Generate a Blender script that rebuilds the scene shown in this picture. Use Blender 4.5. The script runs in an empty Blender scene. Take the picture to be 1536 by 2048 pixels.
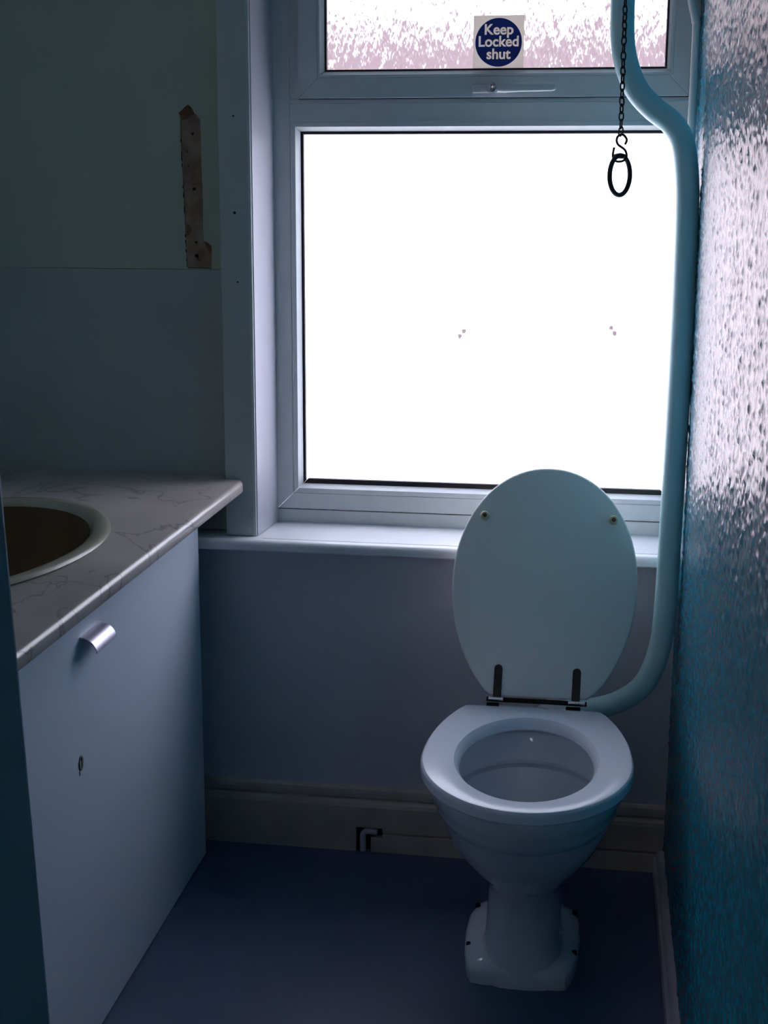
import bpy, bmesh, math, random
import numpy as np
from mathutils import Vector, Matrix

random.seed(7)
rng = np.random.default_rng(7)
SC = bpy.context.scene
COL = SC.collection
PI = math.pi

# ------------------------------------------------------------------ camera
cam_d = bpy.data.cameras.new('camera')
cam = bpy.data.objects.new('camera', cam_d)
COL.objects.link(cam)
SC.camera = cam
cam_d.sensor_fit = 'VERTICAL'
cam_d.sensor_height = 36.0
cam_d.lens = 2763.48 / 2048 * 36.0
cam_d.clip_start = 0.02
PITCH, YAW, ROLL = math.radians(12.4594), math.radians(8.5777), math.radians(0.2574)
fw = Vector((-math.sin(YAW) * math.cos(PITCH), math.cos(YAW) * math.cos(PITCH), -math.sin(PITCH)))
ri = Vector((math.cos(YAW), math.sin(YAW), 0))
up = ri.cross(fw)
r2 = ri * math.cos(ROLL) + up * math.sin(ROLL)
u2 = -ri * math.sin(ROLL) + up * math.cos(ROLL)
m = Matrix((r2, u2, -fw)).transposed().to_4x4()
m.translation = Vector((0, 0, 1.36))
cam.matrix_world = m

# ------------------------------------------------------------------ daylight and exposure
w = bpy.data.worlds.new('overcast_sky')
SC.world = w
w.use_nodes = True
nt = w.node_tree
bg = nt.nodes['Background']
tc = nt.nodes.new('ShaderNodeTexCoord')
sep = nt.nodes.new('ShaderNodeSeparateXYZ')
ramp = nt.nodes.new('ShaderNodeValToRGB')
nt.links.new(tc.outputs['Generated'], sep.inputs[0])
nt.links.new(sep.outputs['Z'], ramp.inputs[0])
ramp.color_ramp.elements[0].position = 0.0
ramp.color_ramp.elements[0].color = (0.93, 0.92, 1.0, 1)
ramp.color_ramp.elements[1].position = 0.9
ramp.color_ramp.elements[1].color = (0.45, 0.55, 0.75, 1)
nt.links.new(ramp.outputs[0], bg.inputs['Color'])
bg.inputs['Strength'].default_value = 4.0
SC.view_settings.view_transform = 'Standard'
SC.view_settings.look = 'None'
SC.view_settings.exposure = 1.52
SC.view_settings.gamma = 1.0
SC.view_settings.use_curve_mapping = False
SC.cycles.use_denoising = True
SC.cycles.max_bounces = 8
SC.cycles.diffuse_bounces = 5
SC.cycles.glossy_bounces = 4
SC.cycles.transmission_bounces = 6
SC.cycles.transparent_max_bounces = 8
SC.cycles.sample_clamp_indirect = 6.0

# ------------------------------------------------------------------ materials
def mat(name, col, rough=0.5, metal=0.0, coat=0.0, spec=0.5):
    M = bpy.data.materials.new(name)
    M.use_nodes = True
    b = M.node_tree.nodes['Principled BSDF']
    b.inputs['Base Color'].default_value = (*col, 1)
    b.inputs['Roughness'].default_value = rough
    b.inputs['Metallic'].default_value = metal
    b.inputs['Coat Weight'].default_value = coat
    b.inputs['Specular IOR Level'].default_value = spec
    return M

def noise_mat(name, c1, c2, scale=20, rough=0.5, bump=0.0, bscale=200, detail=4, stretch=(1, 1, 1), lo=0.35, hi=0.65, spec=0.5, coat=0.0, bdist=0.001):
    M = mat(name, c1, rough, spec=spec, coat=coat)
    t = M.node_tree
    b = t.nodes['Principled BSDF']
    tc = t.nodes.new('ShaderNodeTexCoord')
    mp = t.nodes.new('ShaderNodeMapping')
    mp.inputs['Scale'].default_value = stretch
    t.links.new(tc.outputs['Object'], mp.inputs[0])
    n = t.nodes.new('ShaderNodeTexNoise')
    n.inputs['Scale'].default_value = scale
    n.inputs['Detail'].default_value = detail
    t.links.new(mp.outputs[0], n.inputs['Vector'])
    r = t.nodes.new('ShaderNodeValToRGB')
    r.color_ramp.elements[0].position = lo
    r.color_ramp.elements[0].color = (*c1, 1)
    r.color_ramp.elements[1].position = hi
    r.color_ramp.elements[1].color = (*c2, 1)
    t.links.new(n.outputs['Fac'], r.inputs[0])
    t.links.new(r.outputs[0], b.inputs['Base Color'])
    if bump:
        n2 = t.nodes.new('ShaderNodeTexNoise')
        n2.inputs['Scale'].default_value = bscale
        n2.inputs['Detail'].default_value = 3
        t.links.new(mp.outputs[0], n2.inputs['Vector'])
        bp = t.nodes.new('ShaderNodeBump')
        bp.inputs['Strength'].default_value = bump
        bp.inputs['Distance'].default_value = bdist
        t.links.new(n2.outputs['Fac'], bp.inputs['Height'])
        t.links.new(bp.outputs[0], b.inputs['Normal'])
    return M

M_board = noise_mat('grey_green_board_paint', (0.42, 0.46, 0.37), (0.44, 0.48, 0.39), 6, 0.6, 0.15, 300)
M_board2 = noise_mat('grey_lower_board_paint', (0.38, 0.42, 0.40), (0.40, 0.44, 0.42), 6, 0.6, 0.15, 300)
M_wallp = noise_mat('grey_wall_paint', (0.56, 0.55, 0.60), (0.59, 0.58, 0.63), 5, 0.6, 0.35, 120)
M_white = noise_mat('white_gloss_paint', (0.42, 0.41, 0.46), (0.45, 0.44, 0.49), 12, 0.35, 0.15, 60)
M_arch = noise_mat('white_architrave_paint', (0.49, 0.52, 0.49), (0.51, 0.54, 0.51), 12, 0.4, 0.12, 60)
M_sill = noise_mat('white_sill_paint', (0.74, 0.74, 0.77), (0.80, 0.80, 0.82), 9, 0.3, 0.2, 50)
M_upvc = noise_mat('white_upvc', (0.66, 0.68, 0.68), (0.69, 0.71, 0.71), 30, 0.4)
M_rubber = mat('black_rubber_gasket', (0.012, 0.010, 0.012), 0.5)
M_skirt = noise_mat('old_cream_skirting_paint', (0.46, 0.38, 0.33), (0.54, 0.46, 0.40), 14, 0.5, 0.3, 60)
M_skirt_r = noise_mat('white_skirting_paint', (0.42, 0.38, 0.42), (0.48, 0.44, 0.48), 14, 0.45, 0.3, 60)
M_dark = mat('dark_void', (0.01, 0.008, 0.007), 0.9)
M_ceil = mat('ceiling_paint', (0.84, 0.86, 0.84), 0.8)
M_far = mat('pale_wall_paint', (0.74, 0.82, 0.82), 0.7)
M_lam = mat('white_laminate', (0.60, 0.66, 0.75), 0.35)
M_doorp = noise_mat('shaded_door_gloss_paint', (0.30, 0.40, 0.46), (0.32, 0.42, 0.48), 5, 0.45, 0.2, 40)  # white door; its shade is put into this grey-blue base colour
M_porc = mat('vitreous_china', (0.62, 0.64, 0.70), 0.12, coat=0.3)
M_seat = mat('white_seat_lacquer', (0.78, 0.80, 0.88), 0.22)
M_lid = mat('matt_lid_lacquer', (0.88, 0.88, 0.82), 0.5)
M_pipe = mat('painted_pipe', (0.52, 0.80, 0.82), 0.32)
M_brass = mat('tarnished_brass_hinge', (0.025, 0.016, 0.014), 0.4, 0.3)
M_chrome = mat('chrome', (0.7, 0.7, 0.75), 0.2, 1.0)
M_iron = mat('rusty_dark_iron', (0.035, 0.018, 0.016), 0.55, 0.5)
M_alu = mat('brushed_aluminium', (0.52, 0.50, 0.60), 0.35, 0.8)
M_buf = mat('yellowed_rubber', (0.62, 0.58, 0.36), 0.5)
M_basin = mat('sandstone_glaze', (0.33, 0.31, 0.235), 0.25)
M_bowl = mat('dark_brown_glaze', (0.11, 0.066, 0.030), 0.5, spec=.2)  # bowl glaze, a darker brown than the rim
M_plug = mat('bare_screw_hole', (0.015, 0.010, 0.008), 0.9)
M_blue = mat('sign_blue', (0.005, 0.035, 0.30), 0.5)
M_cream = mat('sign_cream', (0.62, 0.58, 0.50), 0.6)
M_letter = mat('sign_white', (0.85, 0.83, 0.85), 0.6)
M_brick = noise_mat('pinkish_render', (0.30, 0.22, 0.23), (0.38, 0.28, 0.30), 1.5, 0.9)
M_tarmac = noise_mat('pale_concrete', (0.22, 0.21, 0.21), (0.27, 0.26, 0.26), 1, 0.9)
M_roofm = mat('slate', (0.10, 0.10, 0.12), 0.7)
M_resid = mat('tape_residue', (0.55, 0.48, 0.5), 0.8)
M_patch = noise_mat('bare_brown_plaster', (0.24, 0.145, 0.10), (0.34, 0.26, 0.19), 28, 0.9, 0.6, 150, lo=0.4, hi=0.6)
M_rust = noise_mat('rust_brown_stain', (0.15, 0.06, 0.03), (0.24, 0.12, 0.07), 90, 0.9, 0.6, 200)
M_grime = mat('dirty_sealant', (0.12, 0.10, 0.09), 0.9)
M_water = mat('toilet_water', (0.2, 0.22, 0.24), 0.05)

# floor: speckled navy safety vinyl
M_floor = noise_mat('navy_speckled_vinyl', (0.055, 0.080, 0.15), (0.070, 0.098, 0.175), 3, 0.42, 0.4, 350)
t = M_floor.node_tree
b = t.nodes['Principled BSDF']
vo = t.nodes.new('ShaderNodeTexVoronoi'); vo.inputs['Scale'].default_value = 260
tc = t.nodes.new('ShaderNodeTexCoord'); t.links.new(tc.outputs['Object'], vo.inputs['Vector'])
sr = t.nodes.new('ShaderNodeValToRGB')
sr.color_ramp.elements[0].position = 0.10; sr.color_ramp.elements[0].color = (1, 1, 1, 1)
sr.color_ramp.elements[1].position = 0.22; sr.color_ramp.elements[1].color = (0, 0, 0, 1)
t.links.new(vo.outputs['Distance'], sr.inputs[0])
mx = t.nodes.new('ShaderNodeMix'); mx.data_type = 'RGBA'
src = b.inputs['Base Color'].links[0].from_socket
t.links.new(sr.outputs[0], mx.inputs[0]); t.links.new(src, mx.inputs[6])
mx.inputs[7].default_value = (0.12, 0.15, 0.22, 1)
t.links.new(mx.outputs[2], b.inputs['Base Color'])

# marble print laminate worktop
M_counter = noise_mat('marble_print_laminate', (0.40, 0.35, 0.32), (0.54, 0.48, 0.44), 5, 0.28, 0.05, 200, detail=6, stretch=(1, 0.7, 1))
t = M_counter.node_tree
b = t.nodes['Principled BSDF']
tc = t.nodes.new('ShaderNodeTexCoord')
n1 = t.nodes.new('ShaderNodeTexNoise'); n1.inputs['Scale'].default_value = 3.2; n1.inputs['Detail'].default_value = 7; n1.inputs['Distortion'].default_value = 1.2
t.links.new(tc.outputs['Object'], n1.inputs['Vector'])
vr = t.nodes.new('ShaderNodeValToRGB')
vr.color_ramp.elements[0].position = 0.488
vr.color_ramp.elements[0].color = (0, 0, 0, 1)
vr.color_ramp.elements[1].position = 0.512
vr.color_ramp.elements[1].color = (0, 0, 0, 1)
vr.color_ramp.elements.new(0.5).color = (1, 1, 1, 1)
t.links.new(n1.outputs['Fac'], vr.inputs[0])
ml = t.nodes.new('ShaderNodeMath'); ml.operation = 'MULTIPLY'; ml.inputs[1].default_value = 0.7
t.links.new(vr.outputs[0], ml.inputs[0])
mx = t.nodes.new('ShaderNodeMix'); mx.data_type = 'RGBA'
src = b.inputs['Base Color'].links[0].from_socket
t.links.new(ml.outputs[0], mx.inputs[0]); t.links.new(src, mx.inputs[6])
mx.inputs[7].default_value = (0.10, 0.07, 0.07, 1)
t.links.new(mx.outputs[2], b.inputs['Base Color'])

# teal gloss over chip-textured wall
M_teal = noise_mat('teal_gloss_wall', (0.010, 0.27, 0.40), (0.012, 0.29, 0.43), 3, 0.30, 0.22, 150, spec=0.5, bdist=.001)
M_teal.node_tree.nodes['Principled BSDF'].inputs['Specular Tint'].default_value = (1.0, .82, .77, 1)

t = M_teal.node_tree
b = t.nodes['Principled BSDF']; b.inputs['Specular IOR Level'].default_value = 0.0
outn = [n for n in t.nodes if n.type == 'OUTPUT_MATERIAL'][0]
gl = t.nodes.new('ShaderNodeBsdfGlossy'); gl.inputs['Color'].default_value = (.57, .505, .48, 1); gl.inputs['Roughness'].default_value = .26
fr = t.nodes.new('ShaderNodeFresnel'); fr.inputs['IOR'].default_value = 1.42
ms = t.nodes.new('ShaderNodeMixShader')
for l in list(b.inputs['Normal'].links):
    t.links.new(l.from_socket, gl.inputs['Normal']); t.links.new(l.from_socket, fr.inputs['Normal'])
t.links.new(fr.outputs[0], ms.inputs[0]); t.links.new(b.outputs[0], ms.inputs[1]); t.links.new(gl.outputs[0], ms.inputs[2]); t.links.new(ms.outputs[0], outn.inputs[0])

# glass
def glass_patterned():
    M = bpy.data.materials.new('rain_pattern_glass'); M.use_nodes = True
    t = M.node_tree; t.nodes.clear()
    out = t.nodes.new('ShaderNodeOutputMaterial')
    g = t.nodes.new('ShaderNodeBsdfGlass'); g.inputs['IOR'].default_value = 1.45; g.inputs['Roughness'].default_value = 0.11; g.inputs['Color'].default_value = (.55, .54, .545, 1)
    tc = t.nodes.new('ShaderNodeTexCoord')
    mp = t.nodes.new('ShaderNodeMapping'); mp.inputs['Scale'].default_value = (1, 6, 0.16)
    n = t.nodes.new('ShaderNodeTexNoise'); n.inputs['Scale'].default_value = 95; n.inputs['Detail'].default_value = 2.5; n.inputs['Distortion'].default_value = 0.6
    mp2 = t.nodes.new('ShaderNodeMapping'); mp2.inputs['Scale'].default_value = (1, 6, 0.24)
    n2 = t.nodes.new('ShaderNodeTexNoise'); n2.inputs['Scale'].default_value = 120; n2.inputs['Detail'].default_value = 2
    ad = t.nodes.new('ShaderNodeMath'); ad.operation = 'ADD'
    bp = t.nodes.new('ShaderNodeBump'); bp.inputs['Strength'].default_value = 1.0; bp.inputs['Distance'].default_value = 0.0018
    t.links.new(tc.outputs['Object'], mp.inputs[0]); t.links.new(mp.outputs[0], n.inputs['Vector'])
    t.links.new(tc.outputs['Object'], mp2.inputs[0]); t.links.new(mp2.outputs[0], n2.inputs['Vector'])
    t.links.new(n.outputs['Fac'], ad.inputs[0]); t.links.new(n2.outputs['Fac'], ad.inputs[1])
    t.links.new(ad.outputs[0], bp.inputs['Height']); t.links.new(bp.outputs[0], g.inputs['Normal'])
    t.links.new(g.outputs[0], out.inputs[0])
    return M

def glass_frosted():
    M = bpy.data.materials.new('frosted_glass_face'); M.use_nodes = True
    t = M.node_tree; t.nodes.clear()
    out = t.nodes.new('ShaderNodeOutputMaterial')
    tr = t.nodes.new('ShaderNodeBsdfTranslucent'); tr.inputs['Color'].default_value = (0.97, 0.945, 0.945, 1)
    tp = t.nodes.new('ShaderNodeBsdfTransparent'); tp.inputs['Color'].default_value = (0.97, 0.97, 0.97, 1)
    gl = t.nodes.new('ShaderNodeBsdfGlossy'); gl.inputs['Roughness'].default_value = 0.25
    m1 = t.nodes.new('ShaderNodeMixShader'); m1.inputs[0].default_value = 0.10
    m2 = t.nodes.new('ShaderNodeMixShader'); m2.inputs[0].default_value = 0.04
    t.links.new(tr.outputs[0], m1.inputs[1]); t.links.new(tp.outputs[0], m1.inputs[2])
    t.links.new(m1.outputs[0], m2.inputs[1]); t.links.new(gl.outputs[0], m2.inputs[2])
    t.links.new(m2.outputs[0], out.inputs[0])
    return M

def glass_clear():
    M = bpy.data.materials.new('clear_glass_face'); M.use_nodes = True
    t = M.node_tree; t.nodes.clear()
    out = t.nodes.new('ShaderNodeOutputMaterial')
    tp = t.nodes.new('ShaderNodeBsdfTransparent'); tp.inputs['Color'].default_value = (0.98, 0.98, 0.98, 1)
    gl = t.nodes.new('ShaderNodeBsdfGlossy'); gl.inputs['Roughness'].default_value = 0.05
    m2 = t.nodes.new('ShaderNodeMixShader'); m2.inputs[0].default_value = 0.04
    t.links.new(tp.outputs[0], m2.inputs[1]); t.links.new(gl.outputs[0], m2.inputs[2])
    t.links.new(m2.outputs[0], out.inputs[0])
    return M
def translucent(M, col, f):
    t = M.node_tree; b = t.nodes['Principled BSDF']; out = [n for n in t.nodes if n.type == 'OUTPUT_MATERIAL'][0]
    tr = t.nodes.new('ShaderNodeBsdfTranslucent'); tr.inputs['Color'].default_value = (*col, 1)
    m_ = t.nodes.new('ShaderNodeMixShader'); m_.inputs[0].default_value = f
    t.links.new(b.outputs[0], m_.inputs[1]); t.links.new(tr.outputs[0], m_.inputs[2]); t.links.new(m_.outputs[0], out.inputs[0])
def seethrough(M, col, f):
    t = M.node_tree; b = t.nodes['Principled BSDF']; out = [n for n in t.nodes if n.type == 'OUTPUT_MATERIAL'][0]
    tr = t.nodes.new('ShaderNodeBsdfTransparent'); tr.inputs['Color'].default_value = (*col, 1)
    m_ = t.nodes.new('ShaderNodeMixShader'); m_.inputs[0].default_value = f
    t.links.new(b.outputs[0], m_.inputs[1]); t.links.new(tr.outputs[0], m_.inputs[2]); t.links.new(m_.outputs[0], out.inputs[0])
translucent(M_cream, (0.84, 0.76, 0.64), .85); seethrough(M_letter, (1, 1, 1), .85)
translucent(M_resid, (0.42, 0.36, 0.37), .9)
M_rain, M_frost, M_clear = glass_patterned(), glass_frosted(), glass_clear()

# ------------------------------------------------------------------ helpers
def link(name, me, mtl=None, parent=None):
    o = bpy.data.objects.new(name, me)
    COL.objects.link(o)
    if mtl is not None and me is not None and not me.materials:
        for q in (mtl if isinstance(mtl, (list, tuple)) else [mtl]):
            me.materials.append(q)
    if parent is not None:
        o.parent = parent
    return o

def obj(name, bm, mtl, parent=None, smooth=False, loc=None):
    bmesh.ops.recalc_face_normals(bm, faces=bm.faces)
    me = bpy.data.meshes.new(name)
    bm.to_mesh(me); bm.free()
    if smooth:
        for p in me.polygons:
            p.use_smooth = True
        try:
            me.set_sharp_from_angle(angle=math.radians(smooth if smooth is not True else 40))
        except Exception:
            pass
    o = link(name, me, mtl, parent)
    if loc is not None:
        o.location = loc
    return o

def tag(o, label, cat, group=None, kind=None):
    if label: o['label'] = label
    if cat: o['category'] = cat
    if group: o['group'] = group
    if kind: o['kind'] = kind
    return o

def empty(name, loc):
    o = bpy.data.objects.new(name, None)
    COL.objects.link(o)
    o.location = loc
    o.empty_display_size = 0.05
    return o

def struct(o, label, cat='structure'):
    o['kind'] = 'structure'; o['label'] = label; o['category'] = cat
    return o

def box(bm, x0, x1, y0, y1, z0, z1, bev=0.0, seg=2):
    r = bmesh.ops.create_cube(bm, size=1.0)
    vs = r['verts']
    for v in vs:
        v.co = Vector((x0 + (v.co.x + .5) * (x1 - x0), y0 + (v.co.y + .5) * (y1 - y0), z0 + (v.co.z + .5) * (z1 - z0)))
    if bev:
        es = list({e for v in vs for e in v.link_edges})
        bmesh.ops.bevel(bm, geom=es, offset=bev, segments=seg, affect='EDGES', profile=0.5)
    return bm

def boxo(name, x0, x1, y0, y1, z0, z1, mtl, parent=None, bev=0.0, smooth=False, off=None):
    bm = bmesh.new()
    ox, oy, oz = off or (0, 0, 0)
    box(bm, x0 - ox, x1 - ox, y0 - oy, y1 - oy, z0 - oz, z1 - oz, bev)
    return obj(name, bm, mtl, parent, smooth)

def prism(bm, pts, axis, a, b, bev=0.0):
    """closed polygon pts (2D) extruded along axis from a to b; axis 'x': pts=(y,z), 'y': pts=(x,z), 'z': pts=(x,y)"""
    def P(p, t):
        return {'x': (t, p[0], p[1]), 'y': (p[0], t, p[1]), 'z': (p[0], p[1], t)}[axis]
    v0 = [bm.verts.new(P(p, a)) for p in pts]
    v1 = [bm.verts.new(P(p, b)) for p in pts]
    n = len(pts)
    bm.faces.new(v0); bm.faces.new(v1[::-1])
    for i in range(n):
        bm.faces.new((v0[i], v0[(i + 1) % n], v1[(i + 1) % n], v1[i]))
    return bm

def tube(bm, pts, r, seg=16, closed=False, cap=True):
    pts = [Vector(p) for p in pts]
    n = len(pts)
    rad = r if isinstance(r, (list, tuple)) else [r] * n
    rings = []
    prev = None
    for i in range(n):
        if closed:
            d = pts[(i + 1) % n] - pts[i - 1]
        else:
            d = pts[min(i + 1, n - 1)] - pts[max(i - 1, 0)]
        d.normalize()
        if prev is None:
            a = Vector((0, 0, 1)) if abs(d.z) < .9 else Vector((1, 0, 0))
            u = d.cross(a).normalized()
        else:
            u = (prev - d * prev.dot(d)).normalized()
        prev = u
        v = d.cross(u)
        rings.append([bm.verts.new(pts[i] + (u * math.cos(2 * PI * k / seg) + v * math.sin(2 * PI * k / seg)) * rad[i]) for k in range(seg)])
    for i in range(n if closed else n - 1):
        A, B = rings[i], rings[(i + 1) % n]
        for k in range(seg):
            bm.faces.new((A[k], A[(k + 1) % seg], B[(k + 1) % seg], B[k]))
    if cap and not closed:
        bm.faces.new(rings[0]); bm.faces.new(rings[-1][::-1])
    return bm

def smooth_path(P, n=8):
    P = [Vector(p) for p in P]
    out = []
    for i in range(len(P) - 1):
        a, b, c, d = P[max(i - 1, 0)], P[i], P[i + 1], P[min(i + 2, len(P) - 1)]
        for k in range(n):
            t = k / n
            out.append(0.5 * ((2 * b) + (c - a) * t + (2 * a - 5 * b + 4 * c - d) * t * t + (3 * b - a - 3 * c + d) * t ** 3))
    out.append(P[-1])
    return out

def loft(bm, rings, cap0=True, cap1=True):
    V = [[bm.verts.new(p) for p in r] for r in rings]
    n = len(rings[0])
    for A, B in zip(V[:-1], V[1:]):
        for k in range(n):
            bm.faces.new((A[k], A[(k + 1) % n], B[(k + 1) % n], B[k]))
    if cap0: bm.faces.new(V[0][::-1])
    if cap1: bm.faces.new(V[-1])
    return bm

def cyl(bm, c, axis, r, h, seg=20, bev=0.0):
    c = Vector(c); a = Vector(axis).normalized()
    if bev:
        tube(bm, [c, c + a * (h - bev), c + a * (h - bev * .3), c + a * h], [r, r, r - bev * .3, r - bev], seg)
    else:
        tube(bm, [c, c + a * h], r, seg)
    return bm

# ------------------------------------------------------------------ room shell
XL, XR, YF, YB, ZC = -1.32, 0.182, -0.02, 2.735, 2.42
WX0, WX1, WZ0, WZ1 = -0.6795, 0.182, 0.672, 1.99      # window opening

struct(boxo('floor', XL - .12, XR + .12, -1.6, 3.05, -0.1, 0.0, M_floor), 'speckled navy blue vinyl floor', 'floor')
struct(boxo('ceiling', XL - .12, XR + .12, -1.6, 3.05, ZC, ZC + .1, M_ceil), 'pale ceiling above the toilet room', 'ceiling')
struct(boxo('wall_left', XL - .12, XL, -1.6, 3.05, 0, ZC, M_far), 'grey wall behind the washbasin counter', 'wall')

bm = bmesh.new()
box(bm, XL, XR + .12, YB, 3.05, 0, WZ0)                       # under the window
box(bm, XL, WX0, YB + .038, 3.05, WZ0, ZC)                    # left of the window
box(bm, WX0, XR + .12, YB + .038, 3.05, WZ1, ZC)              # above
wb = struct(obj('wall_back', bm, M_wallp), 'dark grey plastered wall beneath and around the window', 'wall')

# boarding left of the window: upper and lower sheet with a fine seam
bu = boxo('upper_board', XL, -0.690, 2.758, 2.7725, 1.234, ZC, M_board, wb, .0006)
bl = boxo('lower_board', XL, -0.690, 2.7572, 2.7725, 0.694, 1.2335, M_board2, wb, .0006)
bu['label'] = 'grey green wall board with a torn bracket mark'
# bare plaster where a bracket was removed
def patch(parent):
    L = [(-.828, 1.533), (-.829, 1.50), (-.825, 1.45), (-.826, 1.40), (-.824, 1.34), (-.822, 1.29), (-.822, 1.25), (-.822, 1.238)]
    Rr = [(-.772, 1.238), (-.771, 1.270), (-.776, 1.281), (-.787, 1.284), (-.788, 1.32), (-.787, 1.38), (-.788, 1.44), (-.788, 1.50), (-.789, 1.528), (-.796, 1.537), (-.806, 1.541), (-.812, 1.547), (-.820, 1.543)]
    pts = L + Rr
    bm = bmesh.new(); prism(bm, pts, 'y', 2.7572, 2.762)
    p = obj('bare_plaster_patch', bm, M_patch, parent)
    bm = bmesh.new()
    prism(bm, [(-.829, 1.534), (-.826, 1.526), (-.812, 1.530), (-.800, 1.539), (-.805, 1.550), (-.813, 1.556), (-.818, 1.552), (-.832, 1.540)], 'y', 2.7565, 2.762)
    prism(bm, [(-.822, 1.325), (-.815, 1.322), (-.812, 1.312), (-.816, 1.302), (-.822, 1.300)], 'y', 2.7566, 2.762)
    prism(bm, [(-.787, 1.290), (-.779, 1.288), (-.771, 1.280), (-.771, 1.268), (-.777, 1.272), (-.784, 1.283)], 'y', 2.7566, 2.762)
    prism(bm, [(-.801, 1.262), (-.792, 1.256), (-.794, 1.250), (-.803, 1.252)], 'y', 2.7566, 2.762)
    obj('rust_stain', bm, M_rust, parent)
    bm = bmesh.new()
    for i in range(48):   # ragged raised paint edge
        z0 = 1.238 + i * .006
        h = .0061; ww = random.choice((.0002, .0005, .0008, .0014, .0018)) if i % 16 < 12 else .0002
        xx = -.8225 - (z0 - 1.24) * .022
        box(bm, xx - ww, xx, 2.7568, 2.7590, z0, z0 + h)
    box(bm, -.820, -.772, 2.7568, 2.7590, 1.2362, 1.2376)
    obj('ragged_paint_edge', bm, M_plug, parent)
    for x, z, r in ((-.8045, 1.500, .0028), (-.804, 1.393, .0032), (-.8025, 1.288, .0024), (-.802, 1.261, .0042), (-.816, 1.466, .0014), (-.815, 1.438, .0016)):
        bm = bmesh.new(); cyl(bm, (x, 2.7562, z), (0, 1, 0), r, .012, 9)
        for v in bm.verts: v.co.x += random.uniform(-.0006, .0006); v.co.z += random.uniform(-.0008, .0008)
        obj('screw_hole', bm, M_plug, parent)
patch(wb)

# right wall: real chip texture in the part that can be seen
def right_wall():
    y0, y1, z0, z1, st = 0.95, 2.93, 0.0, ZC, 0.0033
    ny, nz = int((y1 - y0) / st), int((z1 - z0) / st)
    H = np.zeros((nz, ny))
    N = 42000
    cy = rng.uniform(0, ny, N); cz = rng.uniform(0, nz, N)
    sy = rng.uniform(.9, 2.6, N); sz = rng.uniform(.6, 1.4, N); am = rng.uniform(.3, 1.0, N)
    for dy in range(-7, 8):
        for dz in range(-3, 4):
            iy = np.floor(cy).astype(int) + dy; iz = np.floor(cz).astype(int) + dz
            ok = (iy >= 0) & (iy < ny) & (iz >= 0) & (iz < nz)
            wgt = am * np.exp(-((iy + .5 - cy) / sy) ** 2 - ((iz + .5 - cz) / sz) ** 2)
            np.add.at(H, (iz[ok], iy[ok]), wgt[ok])
    H = np.minimum(H, 1.6) * CHIP
    Y, Z = np.meshgrid(np.linspace(y0, y1, ny), np.linspace(z0, z1, nz))
    wav = .0016 * np.sin(Z * 2.3 + .6) * np.sin(Y * 2.9)
    Xc = XR - H + wav
    fade = np.clip((Y - y0) / .05, 0, 1)
    co = np.stack([np.where(fade < 1, XR + (Xc - XR) * fade, Xc), Y, Z], -1).reshape(-1, 3)
    a = (np.arange(nz - 1)[:, None] * ny + np.arange(ny - 1)[None, :]).ravel()
    faces = np.stack([a, a + ny, a + ny + 1, a + 1], -1)
    me = bpy.data.meshes.new('chip_wallpaper')
    me.vertices.add(len(co)); me.vertices.foreach_set('co', co.astype(np.float32).ravel())
    nf = len(faces)
    me.loops.add(nf * 4); me.loops.foreach_set('vertex_index', faces.astype(np.int32).ravel())
    me.polygons.add(nf); me.polygons.foreach_set('loop_start', np.arange(0, nf * 4, 4, dtype=np.int32))
    me.polygons.foreach_set('loop_total', np.full(nf, 4, dtype=np.int32))
    me.polygons.foreach_set('use_smooth', np.ones(nf, dtype=bool))
    me.update(); me.validate()
    return me
CHIP = 0.0016
wr = struct(boxo('wall_right', XR + .006, XR + .12, -1.6, YB, 0, ZC, M_teal), 'glossy teal wall with chip texture beside the toilet', 'wall')
cw = link('chip_wallpaper', right_wall(), M_teal, wr)
cw['label'] = 'glossy teal painted woodchip wall covering'
boxo('plain_lining', XR, XR + .006, -1.6, 0.955, 0, ZC, M_teal, wr)

# front wall with the doorway the picture is taken from, and the dim passage behind
bm = bmesh.new()
box(bm, XL, -.50, -.14, YF, 0, ZC)
box(bm, -.50, XR, -.14, YF, 2.03, ZC)
box(bm, .168, XR, -.14, YF, 0, 2.03)
box(bm, XL, -.36, -1.6, -1.5, 0, ZC)                           # passage end wall; unseen high opening added to let in fill light
box(bm, -.16, XR, -1.6, -1.5, 0, ZC)
box(bm, -.36, -.16, -1.6, -1.5, 0, 1.85)
box(bm, -.36, -.16, -1.6, -1.5, 2.15, ZC)
struct(obj('wall_front', bm, M_far), 'dim grey wall around the doorway', 'wall')

# ------------------------------------------------------------------ window
FY = 2.86
win = struct(empty('window_1', (-.244, FY, .72)), 'white plastic window with two panes above the sill', 'window')
WOFF = Vector((-.244, FY, .72))

def member(parent, name, rect, prof, side, mtl, gap=.0004, off=WOFF):
    """mitred bar of a rectangular frame. rect=(x0,x1,z0,z1) outer; prof = [(inset, y)] closed polygon"""
    x0, x1, z0, z1 = rect
    bm = bmesh.new()
    A, B = [], []
    for d, y in prof:
        if side == 'bottom': a, b_ = (x0 + d + gap, y, z0 + d), (x1 - d - gap, y, z0 + d)
        if side == 'top': a, b_ = (x0 + d + gap, y, z1 - d), (x1 - d - gap, y, z1 - d)
        if side == 'left': a, b_ = (x0 + d, y, z0 + d + gap), (x0 + d, y, z1 - d - gap)
        if side == 'right': a, b_ = (x1 - d, y, z0 + d + gap), (x1 - d, y, z1 - d - gap)
        A.append(bm.verts.new(Vector(a) - off)); B.append(bm.verts.new(Vector(b_) - off))
    n = len(prof)
    bm.faces.new(A); bm.faces.new(B[::-1])
    for i in range(n):
        bm.faces.new((A[i], A[(i + 1) % n], B[(i + 1) % n], B[i]))
    return obj(name, bm, mtl, parent)

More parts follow.
